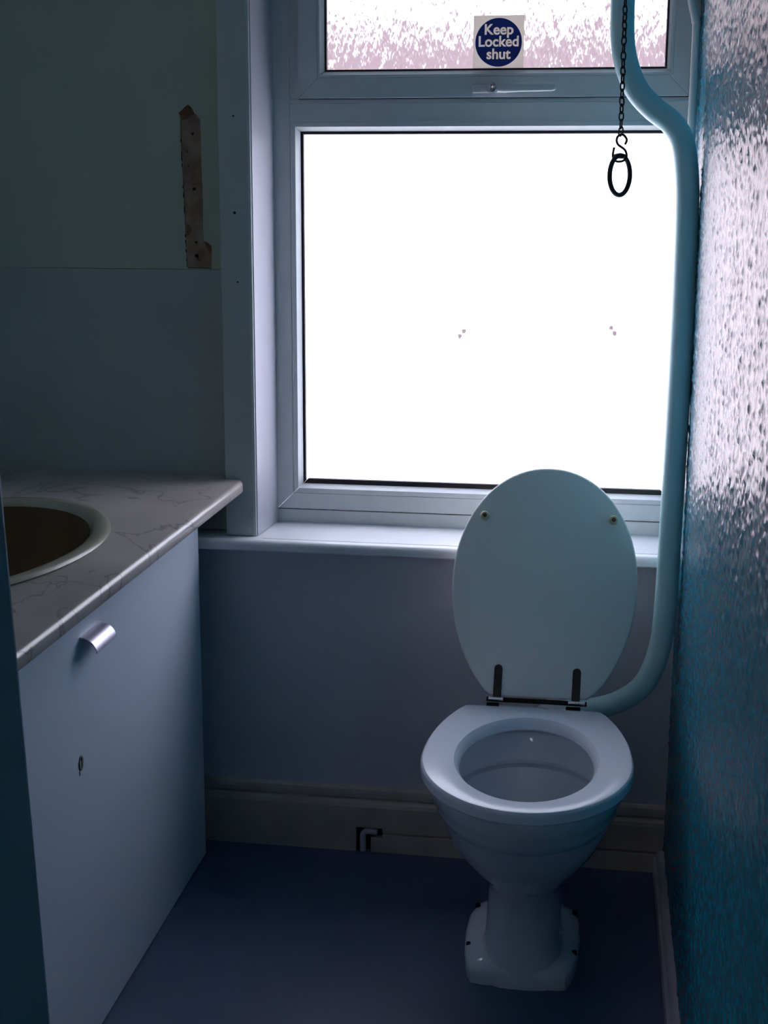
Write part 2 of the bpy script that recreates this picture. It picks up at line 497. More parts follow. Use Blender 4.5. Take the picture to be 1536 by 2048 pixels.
SIDES = ('bottom', 'top', 'left', 'right')
FX0, FX1, FZ0, FZ1 = -.6635, .213, .722, 1.985
TZ0, TZ1 = 1.5185, 1.575       # transom
SX0E, SX1E = -.6065, .1635
# outer frame, its face split around the transom
for s in SIDES:
    member(win, 'frame_bar', (FX0, FX1, FZ0, FZ1), [(0, FY), (.034, FY), (.034, FY + .06), (0, FY + .06)], s, M_upvc)
boxo('transom', FX0 + .0345, FX1 - .0345, FY + .0002, FY + .06, TZ0, 1.5635, M_upvc, win, off=WOFF)
boxo('transom_lip', FX0 + .0345, FX1 - .0345, FY - .001, FY + .05, 1.5640, 1.572, M_upvc, win, off=WOFF)
boxo('frame_packer', FX0 + .0345, SX0E + .002, FY + .0005, FY + .055, 1.5725, FZ1 - .0345, M_upvc, win, off=WOFF)
boxo('frame_packer', SX1E - .002, FX1 - .0345, FY + .0005, FY + .055, 1.5725, FZ1 - .0345, M_upvc, win, off=WOFF)
# lower fixed light: beads, gasket, pane
LR = (FX0 + .0345, FX1 - .0345, FZ0 + .0345, TZ0 + .0105)
for s in SIDES:
    member(win, 'glazing_bead', LR, [(0, FY + .001), (.003, FY - .002), (.011, FY - .002), (.0195, FY + .013), (.0195, FY + .03), (0, FY + .03)], s, M_upvc)
for s in SIDES:
    gk = .005 if s == 'bottom' else 0
    member(win, 'gasket', LR, [(.018, FY + .0125), (.0245 + gk, FY + .0135), (.0255 + gk, FY + .02), (.018, FY + .02)], s, M_rubber)
def pane(name, x0, x1, z0, z1, y0, y1, mats, parent):
    bm = bmesh.new(); box(bm, x0 - WOFF.x, x1 - WOFF.x, y0 - WOFF.y, y1 - WOFF.y, z0 - WOFF.z, z1 - WOFF.z)
    o = obj(name, bm, mats, parent)
    if isinstance(mats, (list, tuple)):
        for p in o.data.polygons:
            p.material_index = 0 if p.normal.y < -.5 else 1
    return o
pane('frosted_pane', LR[0] + .012, LR[1] - .012, LR[2] + .012, LR[3] - .012, FY + .019, FY + .023, [M_frost, M_clear], win)['label'] = 'large frosted pane bright with daylight'
# little residue marks on the lower pane
for x, z in ((-.268, 1.108), (-.276, 1.098), (.034, 1.120), (.041, 1.109)):
    bm = bmesh.new()
    cyl(bm, Vector((x, FY + .0175, z)) - WOFF, (0, 1, 0), .0042, .0012, 7)
    for v in bm.verts: v.co.x += random.uniform(-.001, .001); v.co.z += random.uniform(-.0018, .0018)
    obj('adhesive_mark', bm, M_resid, win)
# opening top light
SX0, SX1, SZ0, SZ1 = -.6065, .1635, 1.5725, 1.962
SY = 2.84
sash = member(win, 'sash_frame', (SX0, SX1, SZ0, SZ1), [(0, SY), (.0385, SY), (.0385, SY + .045), (0, SY + .045)], 'bottom', M_upvc)
for s in ('top', 'left', 'right'):
    member(sash, 'sash_bar', (SX0, SX1, SZ0, SZ1), [(0, SY), (.0385, SY), (.0385, SY + .045), (0, SY + .045)], s, M_upvc)
for s in SIDES:
    member(sash, 'sash_seal', (SX0 - .0014, SX1 + .0014, SZ0 - .0012, SZ1 + .0014), [(0, SY + .010), (.004, SY + .010), (.004, SY + .02), (0, SY + .02)], s, M_rubber)
SR = (SX0 + .0388, SX1 - .0300, SZ0 + .0388, SZ1 - .0388)
for s in SIDES:
    member(sash, 'sash_bead', SR, [(0, SY + .001), (.002, SY - .002), (.005, SY - .002), (.013, SY + .012), (.013, SY + .03), (0, SY + .03)], s, M_upvc)
for s in SIDES:
    member(sash, 'sash_gasket', SR, [(.012, SY + .0115), (.0165, SY + .0125), (.0175, SY + .019), (.012, SY + .019)], s, M_rubber)
pane('patterned_pane', SR[0] + .01, SR[1] - .01, SR[2] + .008, SR[3] - .01, SY + .018, SY + .022, M_rain, sash)['label'] = 'upper pane of rain-patterned obscure glass'
# handle on the sash
hz = 1.5885
bm = bmesh.new(); box(bm, -.257 + .244, -.186 + .244, SY - .006 - FY, SY - FY, hz - .0095 - .72, hz + .0095 - .72, .004, 3)
h = obj('handle_plate', bm, M_upvc, sash, 30); h['label'] = 'pale handle base plate'
bm = bmesh.new()
rr = []
for x, hh, y0, y1 in ((-.205, .0085, -.024, -.006), (-.19, .0095, -.028, -.010), (-.16, .0085, -.030, -.016), (-.12, .0080, -.031, -.019), (-.098, .0078, -.030, -.020), (-.092, .0055, -.028, -.021)):
    ring = []
    for k in range(16):
        a = 2 * PI * k / 16
        ca, sa = math.cos(a), math.sin(a)
        e = .55
        ring.append((x + .244, SY - FY + (y0 + y1) / 2 + (y1 - y0) / 2 * math.copysign(abs(ca) ** e, ca), hz - .72 + hh * math.copysign(abs(sa) ** e, sa)))
    rr.append(ring)
loft(bm, rr)
h = obj('handle_lever', bm, M_upvc, sash, 35)
bm = bmesh.new()
cyl(bm, (-.216 + .244, SY - FY, hz - .72), (0, -1, 0), .0105, .034, 24, .002)
k = obj('lock_barrel', bm, M_chrome, sash, 40); k['label'] = 'shiny key lock barrel'
bm = bmesh.new(); box(bm, -.2168 + .244, -.2152 + .244, SY - FY - .0350, SY - FY - .0335, hz - .72 - .005, hz - .72 + .005)
obj('key_slot', bm, M_dark, sash)
# cill upstand between sill and frame
boxo('cill_upstand', FX0 - .004, .181, FY + .002, FY + .05, .690, .7205, M_upvc, win, .002, off=WOFF)
bm = bmesh.new()
x = FX0
while x < .17:
    d = random.uniform(.003, .02)
    box(bm, x + .244, x + d + .244, -.0006, .004, .0003, .0003 + random.uniform(.0003, .0011))
    x += d
obj('dirty_joint', bm, M_grime, win)

# sticker on the upper glass
st = tag(empty('safety_sign', (-.207, SY + .0165, 1.677)), 'square cream sticker with blue disc reading Keep Locked shut, on upper pane', 'sticker')
bm = bmesh.new(); box(bm, -.0498, .0498, 0, .0012, -.0515, .0505, .0004, 1); s_ = obj('backing', bm, [M_cream, M_clear], st)
for p in s_.data.polygons:
    p.material_index = 0 if p.normal.y < -.5 else 1
bm = bmesh.new(); tube(bm, [(0, -.0008, -.0002), (0, -.0001, -.0002)], .0458, 64)
disc = obj('blue_disc', bm, M_blue, st)
words = []
for txt, z in (('Keep', .0150), ('Locked', -.0075), ('shut', -.0310)):
    cu = bpy.data.curves.new('word', 'FONT'); cu.body = txt; cu.size = .0275; cu.align_x = 'CENTER'; cu.offset = .0007; cu.extrude = .0012
    tmp = bpy.data.objects.new('tmp', cu); COL.objects.link(tmp)
    dg = bpy.context.evaluated_depsgraph_get()
    me = bpy.data.meshes.new_from_object(tmp.evaluated_get(dg)); bpy.data.objects.remove(tmp)
    me.materials.clear()
    me.transform(Matrix.Translation((0, 0, z)) @ Matrix.Rotation(PI / 2, 4, 'X'))
    words.append(me)
bm = bmesh.new()
for me in words: bm.from_mesh(me)
cut_me = bpy.data.meshes.new('cut'); bm.to_mesh(cut_me); bm.free()
cut = bpy.data.objects.new('cut', cut_me); COL.objects.link(cut); cut.location = st.location
bpy.context.view_layer.update()
md = disc.modifiers.new('cut', 'BOOLEAN'); md.object = cut; md.operation = 'DIFFERENCE'; md.solver = 'EXACT'; md.use_self = True
dg = bpy.context.evaluated_depsgraph_get()
new_me = bpy.data.meshes.new_from_object(disc.evaluated_get(dg))
disc.modifiers.clear(); disc.data = new_me
bpy.data.objects.remove(cut)
for me in words:    # thin clear-white letters filling the cut-outs
    for v in me.vertices: v.co.y = -.0004 + (v.co.y) * .2
    link('lettering', me, M_letter, st)

# reveal lining, sill and architrave
bm = bmesh.new()
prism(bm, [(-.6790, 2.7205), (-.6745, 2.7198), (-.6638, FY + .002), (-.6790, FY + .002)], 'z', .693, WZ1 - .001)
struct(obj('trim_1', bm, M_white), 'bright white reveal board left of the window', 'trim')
bm = bmesh.new()
A0, A1 = -.7405, -.6758
pts = [(A0, 2.7565), (A0, 2.7158), (A0 + .0012, 2.7146), (A1 - .007, 2.7146), (A1 - .002, 2.7165), (A1, 2.720), (A1, 2.7565)]
prism(bm, pts, 'z', .6925, 2.06)
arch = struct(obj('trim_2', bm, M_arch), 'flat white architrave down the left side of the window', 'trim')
for x, z, r in ((-.7095, 1.531, .0016), (-.7105, 1.347, .0028), (-.7070, 1.212, .0018)):
    bm = bmesh.new(); cyl(bm, (x, 2.7138, z), (0, 1, 0), r, .01, 9); obj('screw_hole', bm, M_plug, arch)
# sill with rounded nosing
SILLZ = .6915
bm = bmesh.new()
prof = [(2.93, .6705), (2.93, SILLZ), (2.690, SILLZ)]
for k in range(7):
    a = PI / 2 + k * PI / 2 / 6
    prof.append((2.688 + .0125 * math.cos(a), SILLZ - .0125 + .0125 * math.sin(a)))
prof += [(2.6755, .672), (2.6775, .6695), (2.735, .6690)]
prism(bm, prof, 'x', -.95, .1765)
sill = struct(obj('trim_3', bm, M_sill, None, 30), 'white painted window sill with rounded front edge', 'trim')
bm = bmesh.new()
for a_, b_, hh in ((-.795, -.655, .0012), (-.62, -.60, .001), (-.595, -.553, .0022), (-.40, -.335, .0026)):
    prism(bm, [(2.7335, .669), (2.7335, .669 - hh), (2.74, .669 - hh), (2.74, .669)], 'x', a_, b_)
    n = 6
    for i in range(n):
        x0 = a_ + (b_ - a_) * i / n
        box(bm, x0, x0 + (b_ - a_) / n * .9, 2.7325, 2.736, .669 - hh * random.uniform(.4, 1.5), .6692)
obj('crack', bm, M_dark, sill)
# dark line where sill was extended
boxo('joint_line', -.66, .176, 2.6995, 2.7008, SILLZ - .002, SILLZ + .0002, M_grime, sill)

# ------------------------------------------------------------------ baseboards
def base_prof(zlo=0.0):
    P = [(0, .145), (-.004, .145), (-.0085, .139), (-.010, .131), (-.010, .122), (-.0055, .1185), (-.0055, .1155), (-.014, .110), (-.0165, .102), (-.0165, zlo), (0, zlo)]
    return [(YB + a + .0005, z) for a, z in P]
bm = bmesh.new()
prism(bm, base_prof(), 'x', -1.30, -.468)
prism(bm, base_prof(.056), 'x', -.468, -.411)
prism(bm, base_prof(.047), 'x', -.411, .181)
bb = struct(obj('baseboard_back', bm, M_skirt), 'old cream moulded skirting beneath the window', 'baseboard')
bm = bmesh.new()
box(bm, -.436, -.411, YB - .016, YB + .0005, 0, .034, .001)
box(bm, -.411, .181, YB - .017, YB + .0005, 0, .0425, .001)
o = obj('cut_strip', bm, M_skirt, bb)
bm = bmesh.new(); box(bm, -.468, -.40, YB - .002, YB - .0005, 0, .058); obj('dark_notch', bm, M_dark, bb)
bm = bmesh.new()
tube(bm, smooth_path([(-.4535, YB - .010, .0), (-.4535, YB - .010, .034), (-.449, YB - .010, .0435), (-.440, YB - .010, .0455), (-.422, YB - .010, .0445)], 5), .0068, 12)
tag(obj('pipe_stub', bm, M_skirt_r, None, 50), 'short pale pipe elbow poking through a notch in the skirting', 'pipe')
bm = bmesh.new()
P = [(XR + .003, .052), (XR - .009, .052), (XR - .013, .048), (XR - .014, .040), (XR - .020, .036), (XR - .020, 0), (XR + .003, 0)]
prism(bm, [(x, z) for x, z in P], 'y', 0.0, YB - .018)
struct(obj('baseboard_right', bm, M_skirt_r), 'narrow pale skirting along the teal wall', 'baseboard')

# ------------------------------------------------------------------ vanity cabinet, counter and basin
CX = -.783
cab = tag(empty('vanity_cabinet', (-1.05, 1.75, 0)), 'white laminate vanity cabinet under the marbled countertop', 'cabinet')
CO = (-1.05, 1.75, 0)
bm = bmesh.new()
bx0, bx1 = XL + .002 + 1.05, CX - .0185 + 1.05
box(bm, bx0, bx1, 2.634 - 1.75, 2.652 - 1.75, 0, .7865)
box(bm, bx0, bx1, .80 - 1.75, .818 - 1.75, 0, .7865)
box(bm, bx0, bx0 + .006, .818 - 1.75, 2.634 - 1.75, 0, .7865)
box(bm, bx0 + .006, bx1, .818 - 1.75, 2.634 - 1.75, .08, .098)
box(bm, bx1 - .018, bx1, .818 - 1.75, 2.634 - 1.75, 0, .0795)
obj('body', bm, M_lam, cab)
bm = bmesh.new()
box(bm, CX - .018 + 1.05, CX + 1.05, .80 - 1.75, 2.652 - 1.75, .003, .785, .0012)
dr = obj('door', bm, M_lam, cab)
# curved pull handle
bm = bmesh.new()
n = 12; R1, TH = .0290, .0022
ys = (1.985 - 1.75, 2.075 - 1.75)
def arcp(r):
    out = []
    for k in range(n + 1):
        a = PI / 2 - k / n * math.radians(82)
        out.append((CX + 1.05 + r * math.cos(a), .667 + r * math.sin(a)))
    return out
outer = arcp(R1); inner = arcp(R1 - TH)[::-1]
outer = [(CX + 1.05 - .0005, .667 + R1)] + outer
inner = inner + [(CX + 1.05 - .0005, .667 + R1 - TH)]
prism(bm, outer + inner, 'y', ys[0], ys[1])
o = obj('handle', bm, M_alu, dr, 30); o['label'] = 'curved brushed metal pull handle'
# keyhole
bm = bmesh.new()
tube(bm, [(CX + 1.05 - .001, 1.966 - 1.75, .497), (CX + 1.05 + .0018, 1.966 - 1.75, .497)], .008, 20)
for v in bm.verts: v.co.z = .4935 + (v.co.z - .497) * 1.55
esc = obj('keyhole_plate', bm, M_basin, dr, 40)
bm = bmesh.new()
tube(bm, [(CX + 1.05, 1.966 - 1.75, .500), (CX + 1.05 + .0022, 1.966 - 1.75, .500)], .0035, 14)
box(bm, CX + 1.05, CX + 1.05 + .0022, 1.9645 - 1.75, 1.9675 - 1.75, .486, .500)
box(bm, CX + 1.05 - .001, CX + 1.05 + .0006, 1.958 - 1.75, 1.960 - 1.75, .474, .481)
obj('keyhole', bm, M_dark, dr)

# countertop, hole cut for the basin
CT, CB, CXF = .812, .787, -.698
BX, BY = -1.035, 2.07
NSEG = 96
def ell(rx, ry, z, cx=BX, cy=BY, n=NSEG):
    return [(cx + rx * math.cos(2 * PI * k / n), cy + ry * math.sin(2 * PI * k / n), z) for k in range(n)]
# outline with notch for the architrave and a rounded corner
out = [(XL + .002, .80), (CXF, .80)]
cr = .024
ccx, ccy = CXF - cr, 2.7135 - cr
corner = [(ccx + cr * math.cos(a), ccy + cr * math.sin(a)) for a in [i * PI / 2 / 8 for i in range(9)]]
out += corner + [(-.7415, 2.7135), (-.7415, 2.7565), (XL + .002, 2.7565)]
bm = bmesh.new()
# profile rounding on the exposed edge: stacked inset outlines
def inset(d):
    res = []
    for i, (x, y) in enumerate(out):
        nx = ny = 0
        if i == 1: nx = 1
        elif 2 <= i <= 10:
            a = (i - 2) * PI / 2 / 8
            nx, ny = math.cos(a), math.sin(a)
            if i == 10: ny = 0.15
        res.append((x - nx * d, y - ny * d * .4))
    return res
layers = []
rT = .009
for k in range(6):
    a = k / 5 * PI / 2
    layers.append((rT * (1 - math.sin(a)), CT - rT * (1 - math.cos(a)) if False else CT - rT + rT * math.cos(a)))
layers.append((0.0, CB + .004)); layers.append((.002, CB + .001)); layers.append((.005, CB))
rings = [[(x, y, z) for x, y in inset(d)] for d, z in layers]
V = [[bm.verts.new(p) for p in r] for r in rings]
nn = len(out)
for A, B in zip(V[:-1], V[1:]):
    for i in range(nn):
        bm.faces.new((A[i], A[(i + 1) % nn], B[(i + 1) % nn], B[i]))
# top face with hole via triangle fill
hole = [bm.verts.new(p) for p in ell(.235, .345, CT)]
hole2 = [bm.verts.new(p) for p in ell(.235, .345, CB)]
he2 = [bm.edges.new((hole2[i], hole2[(i + 1) % NSEG])) for i in range(NSEG)]
te2 = [bm.edges.get((V[-1][i], V[-1][(i + 1) % nn])) for i in range(nn)]
bmesh.ops.triangle_fill(bm, edges=he2 + te2, use_beauty=True, use_dissolve=False)
he = [bm.edges.new((hole[i], hole[(i + 1) % NSEG])) for i in range(NSEG)]
te = [bm.edges.get((V[0][i], V[0][(i + 1) % nn])) for i in range(nn)]
bmesh.ops.triangle_fill(bm, edges=he + te, use_beauty=True, use_dissolve=False)
for i in range(NSEG):
    bm.faces.new((hole[i], hole[(i + 1) % NSEG], hole2[(i + 1) % NSEG], hole2[i]))
counter = tag(obj('countertop', bm, M_counter, None, 35), 'beige marble-print laminate countertop with rounded edge', 'countertop')

bas = tag(empty('wash_basin', (BX, BY, CT)), 'beige oval inset washbasin with dark brown bowl in the countertop', 'sink')
def bring(rx, ry, z): return [(x - BX, y - BY, z) for x, y, z in ell(rx, ry, z)]
bm = bmesh.new()
loft(bm, [bring(.230, .340, -.012), bring(.244, .366, .0005), bring(.246, .368, .003), bring(.243, .365, .0075), bring(.236, .356, .0095), bring(.228, .346, .009), bring(.219, .334, .006), bring(.213, .327, .001), bring(.210, .323, -.008)], False, False)
obj('rim', bm, M_basin, bas, 60)
bm = bmesh.new()
loft(bm, [bring(.2105, .3235, -.002), bring(.206, .315, -.03), bring(.188, .29, -.08), bring(.155, .245, -.125), bring(.09, .15, -.15), bring(.022, .022, -.156)], False, True)
obj('bowl', bm, M_bowl, bas, 60)
bm = bmesh.new(); tube(bm, [(0, 0, -.157), (0, 0, -.151)], .024, 24); obj('drain', bm, M_chrome, bas, 40)

# ------------------------------------------------------------------ toilet
TX = -.089
toi = tag(empty('toilet', (TX, 2.33, 0)), 'white china toilet with its lid raised against the window sill', 'toilet')
TO = Vector((TX, 2.33, 0))
def sect(hw, yf, yb, z, e=2.0, n=64, wide=.5):
    """egg section: front at yf, back at yb"""
    yc = yf + (yb - yf) * wide
    out = []
    for k in range(n):
        a = 2 * PI * k / n
        c, s = math.cos(a), math.sin(a)
        x = hw * math.copysign(abs(c) ** (2 / e), c)
        y = (yb - yc if s > 0 else yc - yf) * math.copysign(abs(s) ** (2 / e), s)
        out.append((x, yc + y - 2.33, z))
    return out
bm = bmesh.new()
outer = [(.084, 2.229, 2.46, 0, 3.2), (.083, 2.231, 2.46, .012, 3.2), (.074, 2.238, 2.46, .03, 3.0), (.069, 2.243, 2.46, .07, 2.8), (.067, 2.246, 2.47, .12, 2.6), (.068, 2.238, 2.48, .155, 2.5),
         (.075, 2.218, 2.50, .185, 2.4), (.092, 2.185, 2.52, .212, 2.3), (.113, 2.150, 2.54, .238, 2.2), (.132, 2.118, 2.555, .268, 2.15), (.147, 2.093, 2.565, .300, 2.1), (.156, 2.079, 2.57, .330, 2.1),
         (.158, 2.075, 2.57, .336, 2.1), (.163, 2.070, 2.572, .339, 2.1), (.167, 2.064, 2.575, .352, 2.1), (.169, 2.060, 2.578, .366, 2.1), (.1715, 2.056, 2.58, .370, 2.1), (.1725, 2.054, 2.58, .385, 2.1), (.1725, 2.055, 2.58, .394, 2.1), (.168, 2.059, 2.578, .3995, 2.1)]
inner = [(.135, 2.098, 2.462, .400, 2.1), (.130, 2.103, 2.458, .396, 2.1), (.128, 2.106, 2.452, .345, 2.1), (.136, 2.098, 2.462, .341, 2.1), (.137, 2.098, 2.464, .333, 2.1), (.129, 2.104, 2.455, .329, 2.1), (.118, 2.13, 2.44, .27, 2.1), (.09, 2.18, 2.41, .22, 2.0), (.055, 2.25, 2.38, .18, 2.0), (.03, 2.28, 2.35, .15, 2.0)]
rings = [sect(h_, f_, b_, z_, e_) for h_, f_, b_, z_, e_ in outer + inner]
loft(bm, rings)
# foot flange with ears each side
fl = [(-.068, 2.236), (-.088, 2.240), (-.097, 2.262), (-.106, 2.31), (-.110, 2.37), (-.108, 2.43), (-.096, 2.475), (-.070, 2.50), (.070, 2.50), (.096, 2.475), (.104, 2.43), (.105, 2.37), (.100, 2.31), (.090, 2.262), (.080, 2.240), (.062, 2.236)]
def ins(P, s): 
    return [(x * s, (y - 2.37) * s + 2.37) for x, y in P]
loft(bm, [[(x, y - 2.33, z) for x, y in ins(fl, s)] for s, z in ((1, 0), (1, .020), (.985, .028), (.95, .033), (.80, .040))])
# deck behind the bowl, supports the hinges; and the inlet horn
box(bm, -.105, .105, 2.50 - 2.33, 2.600 - 2.33, .352, .3995, .012, 3)
cyl(bm, (.02, 2.585 - 2.33, .372), (.35, 1, .1), .031, .055, 24, .004)
# outlet neck going back to the wall
tube(bm, smooth_path([(0, 2.45 - 2.33, .20), (0, 2.55 - 2.33, .24), (0, 2.64 - 2.33, .21), (0, YB - .0005 - 2.33, .19)], 6), .050, 24)
pan = obj('pan', bm, M_porc, toi, 50)
for x, y, z in ((-.093, 2.455, .038), (-.0985, 2.315, .034), (.093, 2.455, .038), (.0945, 2.315, .034)):
    bm = bmesh.new(); tube(bm, [(x, y - 2.33, z - .012), (x, y - 2.33, z + .0015)], .0048, 12); obj('fixing_hole', bm, M_dark, toi)
bm = bmesh.new(); loft(bm, [sect(.046, 2.262, 2.372, .170, 2, 32), sect(.048, 2.260, 2.374, .172, 2, 32)]); obj('water', bm, M_water, toi)

# seat
def seat_outline(a, b1, b2, yc, ycut, n=72, rc=.0):
    """front half ellipse (a,b1), back half ellipse (a,b2) cut straight at ycut"""
    P = []
    for k in range(n):
        t_ = -PI / 2 + 2 * PI * k / n
        c, s = math.cos(t_), math.sin(t_)
        if s <= 0: P.append([a * c, yc + b1 * s])
        else: P.append([a * c, yc + b2 * s])
    # squash points beyond the cut softly onto it
    for p in P:
        over = p[1] - (ycut - .012)
        if over > 0: p[1] = ycut - .012 + .012 * math.tanh(over / .012 * .9)
    return P
def shrink(P, d, cx=0.0, cy=None):
    cy = cy if cy is not None else sum(p[1] for p in P) / len(P)
    n = len(P); R = []
    for i in range(n):
        t_ = Vector(P[(i + 1) % n]) - Vector(P[i - 1])
        if t_.length < 1e-7: t_ = Vector((1, 0))
        nrm = Vector((t_.y, -t_.x)).normalized()
        if nrm.dot(Vector(P[i]) - Vector((cx, cy))) < 0: nrm = -nrm
        R.append((P[i][0] - nrm.x * d, P[i][1] - nrm.y * d))
    return R
so = seat_outline(.184, .232, .350, 2.268, 2.515)
hi_ = [(.1165 * math.cos(-PI / 2 + 2 * PI * k / 72), 2.268 + (.182 if math.sin(-PI / 2 + 2 * PI * k / 72) > 0 else .178) * math.sin(-PI / 2 + 2 * PI * k / 72)) for k in range(72)]
ZS0, ZS1 = .4035, .4265
R = []
def ring(P, z): return [(x, y - 2.33, z) for x, y in P]
R += [ring(shrink(so, .003), ZS0), ring(so, ZS0 + .003), ring(so, ZS1 - .010), ring(so, ZS1 - .006), ring(shrink(so, .0012), ZS1 - .0035), ring(shrink(so, .0035), ZS1 - .001), ring(shrink(so, .0065), ZS1)]
R += [ring(shrink(hi_, -.012), ZS1), ring(shrink(hi_, -.0095), ZS1 - .0007), ring(shrink(hi_, -.0045), ZS1 - .0060), ring(shrink(hi_, -.001), ZS1 - .013), ring(hi_, ZS0 + .004), ring(shrink(hi_, -.003), ZS0), R[0]]
bm = bmesh.new(); loft(bm, R, False, False)
bmesh.ops.remove_doubles(bm, verts=bm.verts, dist=1e-6)
seat = obj('seat', bm, M_seat, toi, 26)
for x, y in ((-.10, 2.12), (.10, 2.12), (-.13, 2.42), (.13, 2.42)):
    bm = bmesh.new(); tube(bm, [(x, y - 2.33, .3990), (x, y - 2.33, .4040)], .008, 12); obj('seat_buffer', bm, M_buf, seat)

# lid, built flat in its own frame (x across, v along, thickness) then leaned back
LEAN = math.radians(18.0)
lid_o = Vector((.008, 2.553 - 2.33, .4330))
def lidf(x, v, t_):
    """t_ forward (towards camera)"""
    return Vector((x + lid_o.x + v * .012, lid_o.y + v * math.sin(LEAN) - t_ * math.cos(LEAN), lid_o.z + v * math.cos(LEAN) + t_ * math.sin(LEAN)))
LL = .446
P = []
n = 80
for k in range(n):
    a = -PI / 2 + 2 * PI * k / n
    c, s = math.cos(a), math.sin(a)
    if s >= 0:
        x, v = .1785 * math.copysign(abs(c) ** .96, c), .222 + (LL - .222) * s
    else:
        x, v = .1785 * c, .222 + .262 * s
        over = .008 - v
        if over > 0: v = 0.008 - .008 * math.tanh(over / .008)
    P.append((x, v))
bm = bmesh.new()
Rl = []
for d, t_ in ((.004, .0), (.0012, .001), (0, .004), (0, .013), (.0012, .0160), (.004, .0172)):
    Rl.append([lidf(x, v, t_) for x, v in shrink(P, d, 0, .22)])
loft(bm, Rl)
lid = obj('lid', bm, M_lid, toi, 50); lid['label'] = 'matt grey-white oval lid raised upright'
FT = .0172
for x in (-.1215, .1275):
    bm = bmesh.new(); a = lidf(x, .348, FT - .001); b_ = lidf(x, .348, FT + .011)
    tube(bm, [a, a + (b_ - a) * .8, b_], [.0092, .0088, .007], 20)
    obj('buffer', bm, M_buf, lid, 50)
    bm = bmesh.new(); a = lidf(x, .348, FT + .0095); b_ = lidf(x, .348, FT + .0114); tube(bm, [a, b_], .0040, 12); obj('buffer_screw', bm, M_rust, lid)
for i, x in enumerate((-.079, .0715)):
    # strap plate with rounded end
    bm = bmesh.new()
    pl = [(-.0078, -.008), (.0078, -.008)] + [(.0078 * math.cos(a), .052 + .0078 * math.sin(a)) for a in [j * PI / 8 for j in range(9)]]
    loft(bm, [[lidf(x + px, v, t_) for px, v in (pl if t_ < FT + .002 else [(q * .85, w_) for q, w_ in pl])] for t_ in (FT - .0005, FT + .0018, FT + .0026)])
    hp = obj('hinge_strap', bm, M_brass, lid)
    for v in (.022, .044):
        bm = bmesh.new(); a = lidf(x, v, FT + .002); b_ = lidf(x, v, FT + .0042); tube(bm, [a, b_], [.0042, .003], 12); obj('hinge_screw', bm, M_brass, lid, 40)
    bm = bmesh.new()
    c0 = lidf(x - .016 if i == 0 else x - .014, -.006, FT + .0015); c1 = lidf(x + .012 if i == 0 else x + .018, -.006, FT + .0015)
    tube(bm, [c0, c1], .0038, 16); obj('hinge_knuckle', bm, M_chrome, lid, 40)
    bm = bmesh.new()
    box(bm, c0.x - .004, c1.x - .008, c0.y - .006, c0.y + .012, .400, .4215, .002)
    cyl(bm, ((c0.x + c1.x) / 2, c0.y + .010, .399), (0, 0, 1), .012, .012, 20, .002)
    obj('hinge_post', bm, M_brass, toi, 40)
bm = bmesh.new(); c0 = lidf(-.10, -.008, .004); c1 = lidf(.093, -.008, .004); tube(bm, [c0, c1], .0048, 12); obj('hinge_rod', bm, M_brass, toi, 40)

# ------------------------------------------------------------------ pipes
PY = 2.625
pts = [(.028, PY, 1.9995), (.028, PY, 1.86), (.0285, PY, 1.725), (.0310, PY, 1.655), (.0400, PY, 1.610), (.0590, PY, 1.568), (.0900, PY, 1.535), (.1230, PY, 1.510), (.1440, PY, 1.478), (.1540, PY, 1.430), (.1590, PY, 1.36), (.1610, PY, 1.20), (.1605, PY, 1.00), (.1585, PY, .80), (.1560, PY, .62), (.1490, PY, .525), (.1230, PY + .002, .448), (.0780, PY + .004, .408), (.0300, PY + .004, .390), (-.020, PY, .384), (-.050, 2.612, .380)]
bm = bmesh.new(); tube(bm, smooth_path(pts, 6), .0215, 24)
tag(obj('flush_pipe', bm, M_pipe, None, 60), 'thick pale flush pipe bending down past the window into the toilet', 'pipe')
QY = 2.79
bm = bmesh.new()
pts = [(.150, 2.80, 1.80), (.1555, QY, 1.755), (.161, QY, 1.728), (.1675, QY, 1.700), (.1690, QY, 1.655), (.1690, QY, 1.20), (.1690, QY, .6935)]
tube(bm, smooth_path(pts, 6), .0078, 16)
tag(obj('overflow_pipe', bm, M_upvc, None, 60), 'thin white pipe in the corner between window and teal wall', 'pipe')

# ------------------------------------------------------------------ high cistern (just above the frame) and its pull chain
cis = tag(empty('cistern', (-.05, 2.62, 2.0)), 'white high-level cistern above the window, where the chain hangs', 'cistern')
bm = bmesh.new(); box(bm, -.19, .19, -.105, .114, 0, .26, .02, 3); obj('tank', bm, M_porc, cis, 40)
bm = bmesh.new(); box(bm, -.20, .20, -.11, .114, .2605, .285, .008, 3); obj('tank_lid', bm, M_porc, cis, 40)
bm = bmesh.new(); tube(bm, [(.083, -.135, .262), (.083, -.110, .31), (.083, -.02, .315)], .005, 10); tube(bm, [(.083, -.02, .28), (.083, -.02, .32)], .007, 10); obj('lever', bm, M_iron, cis)

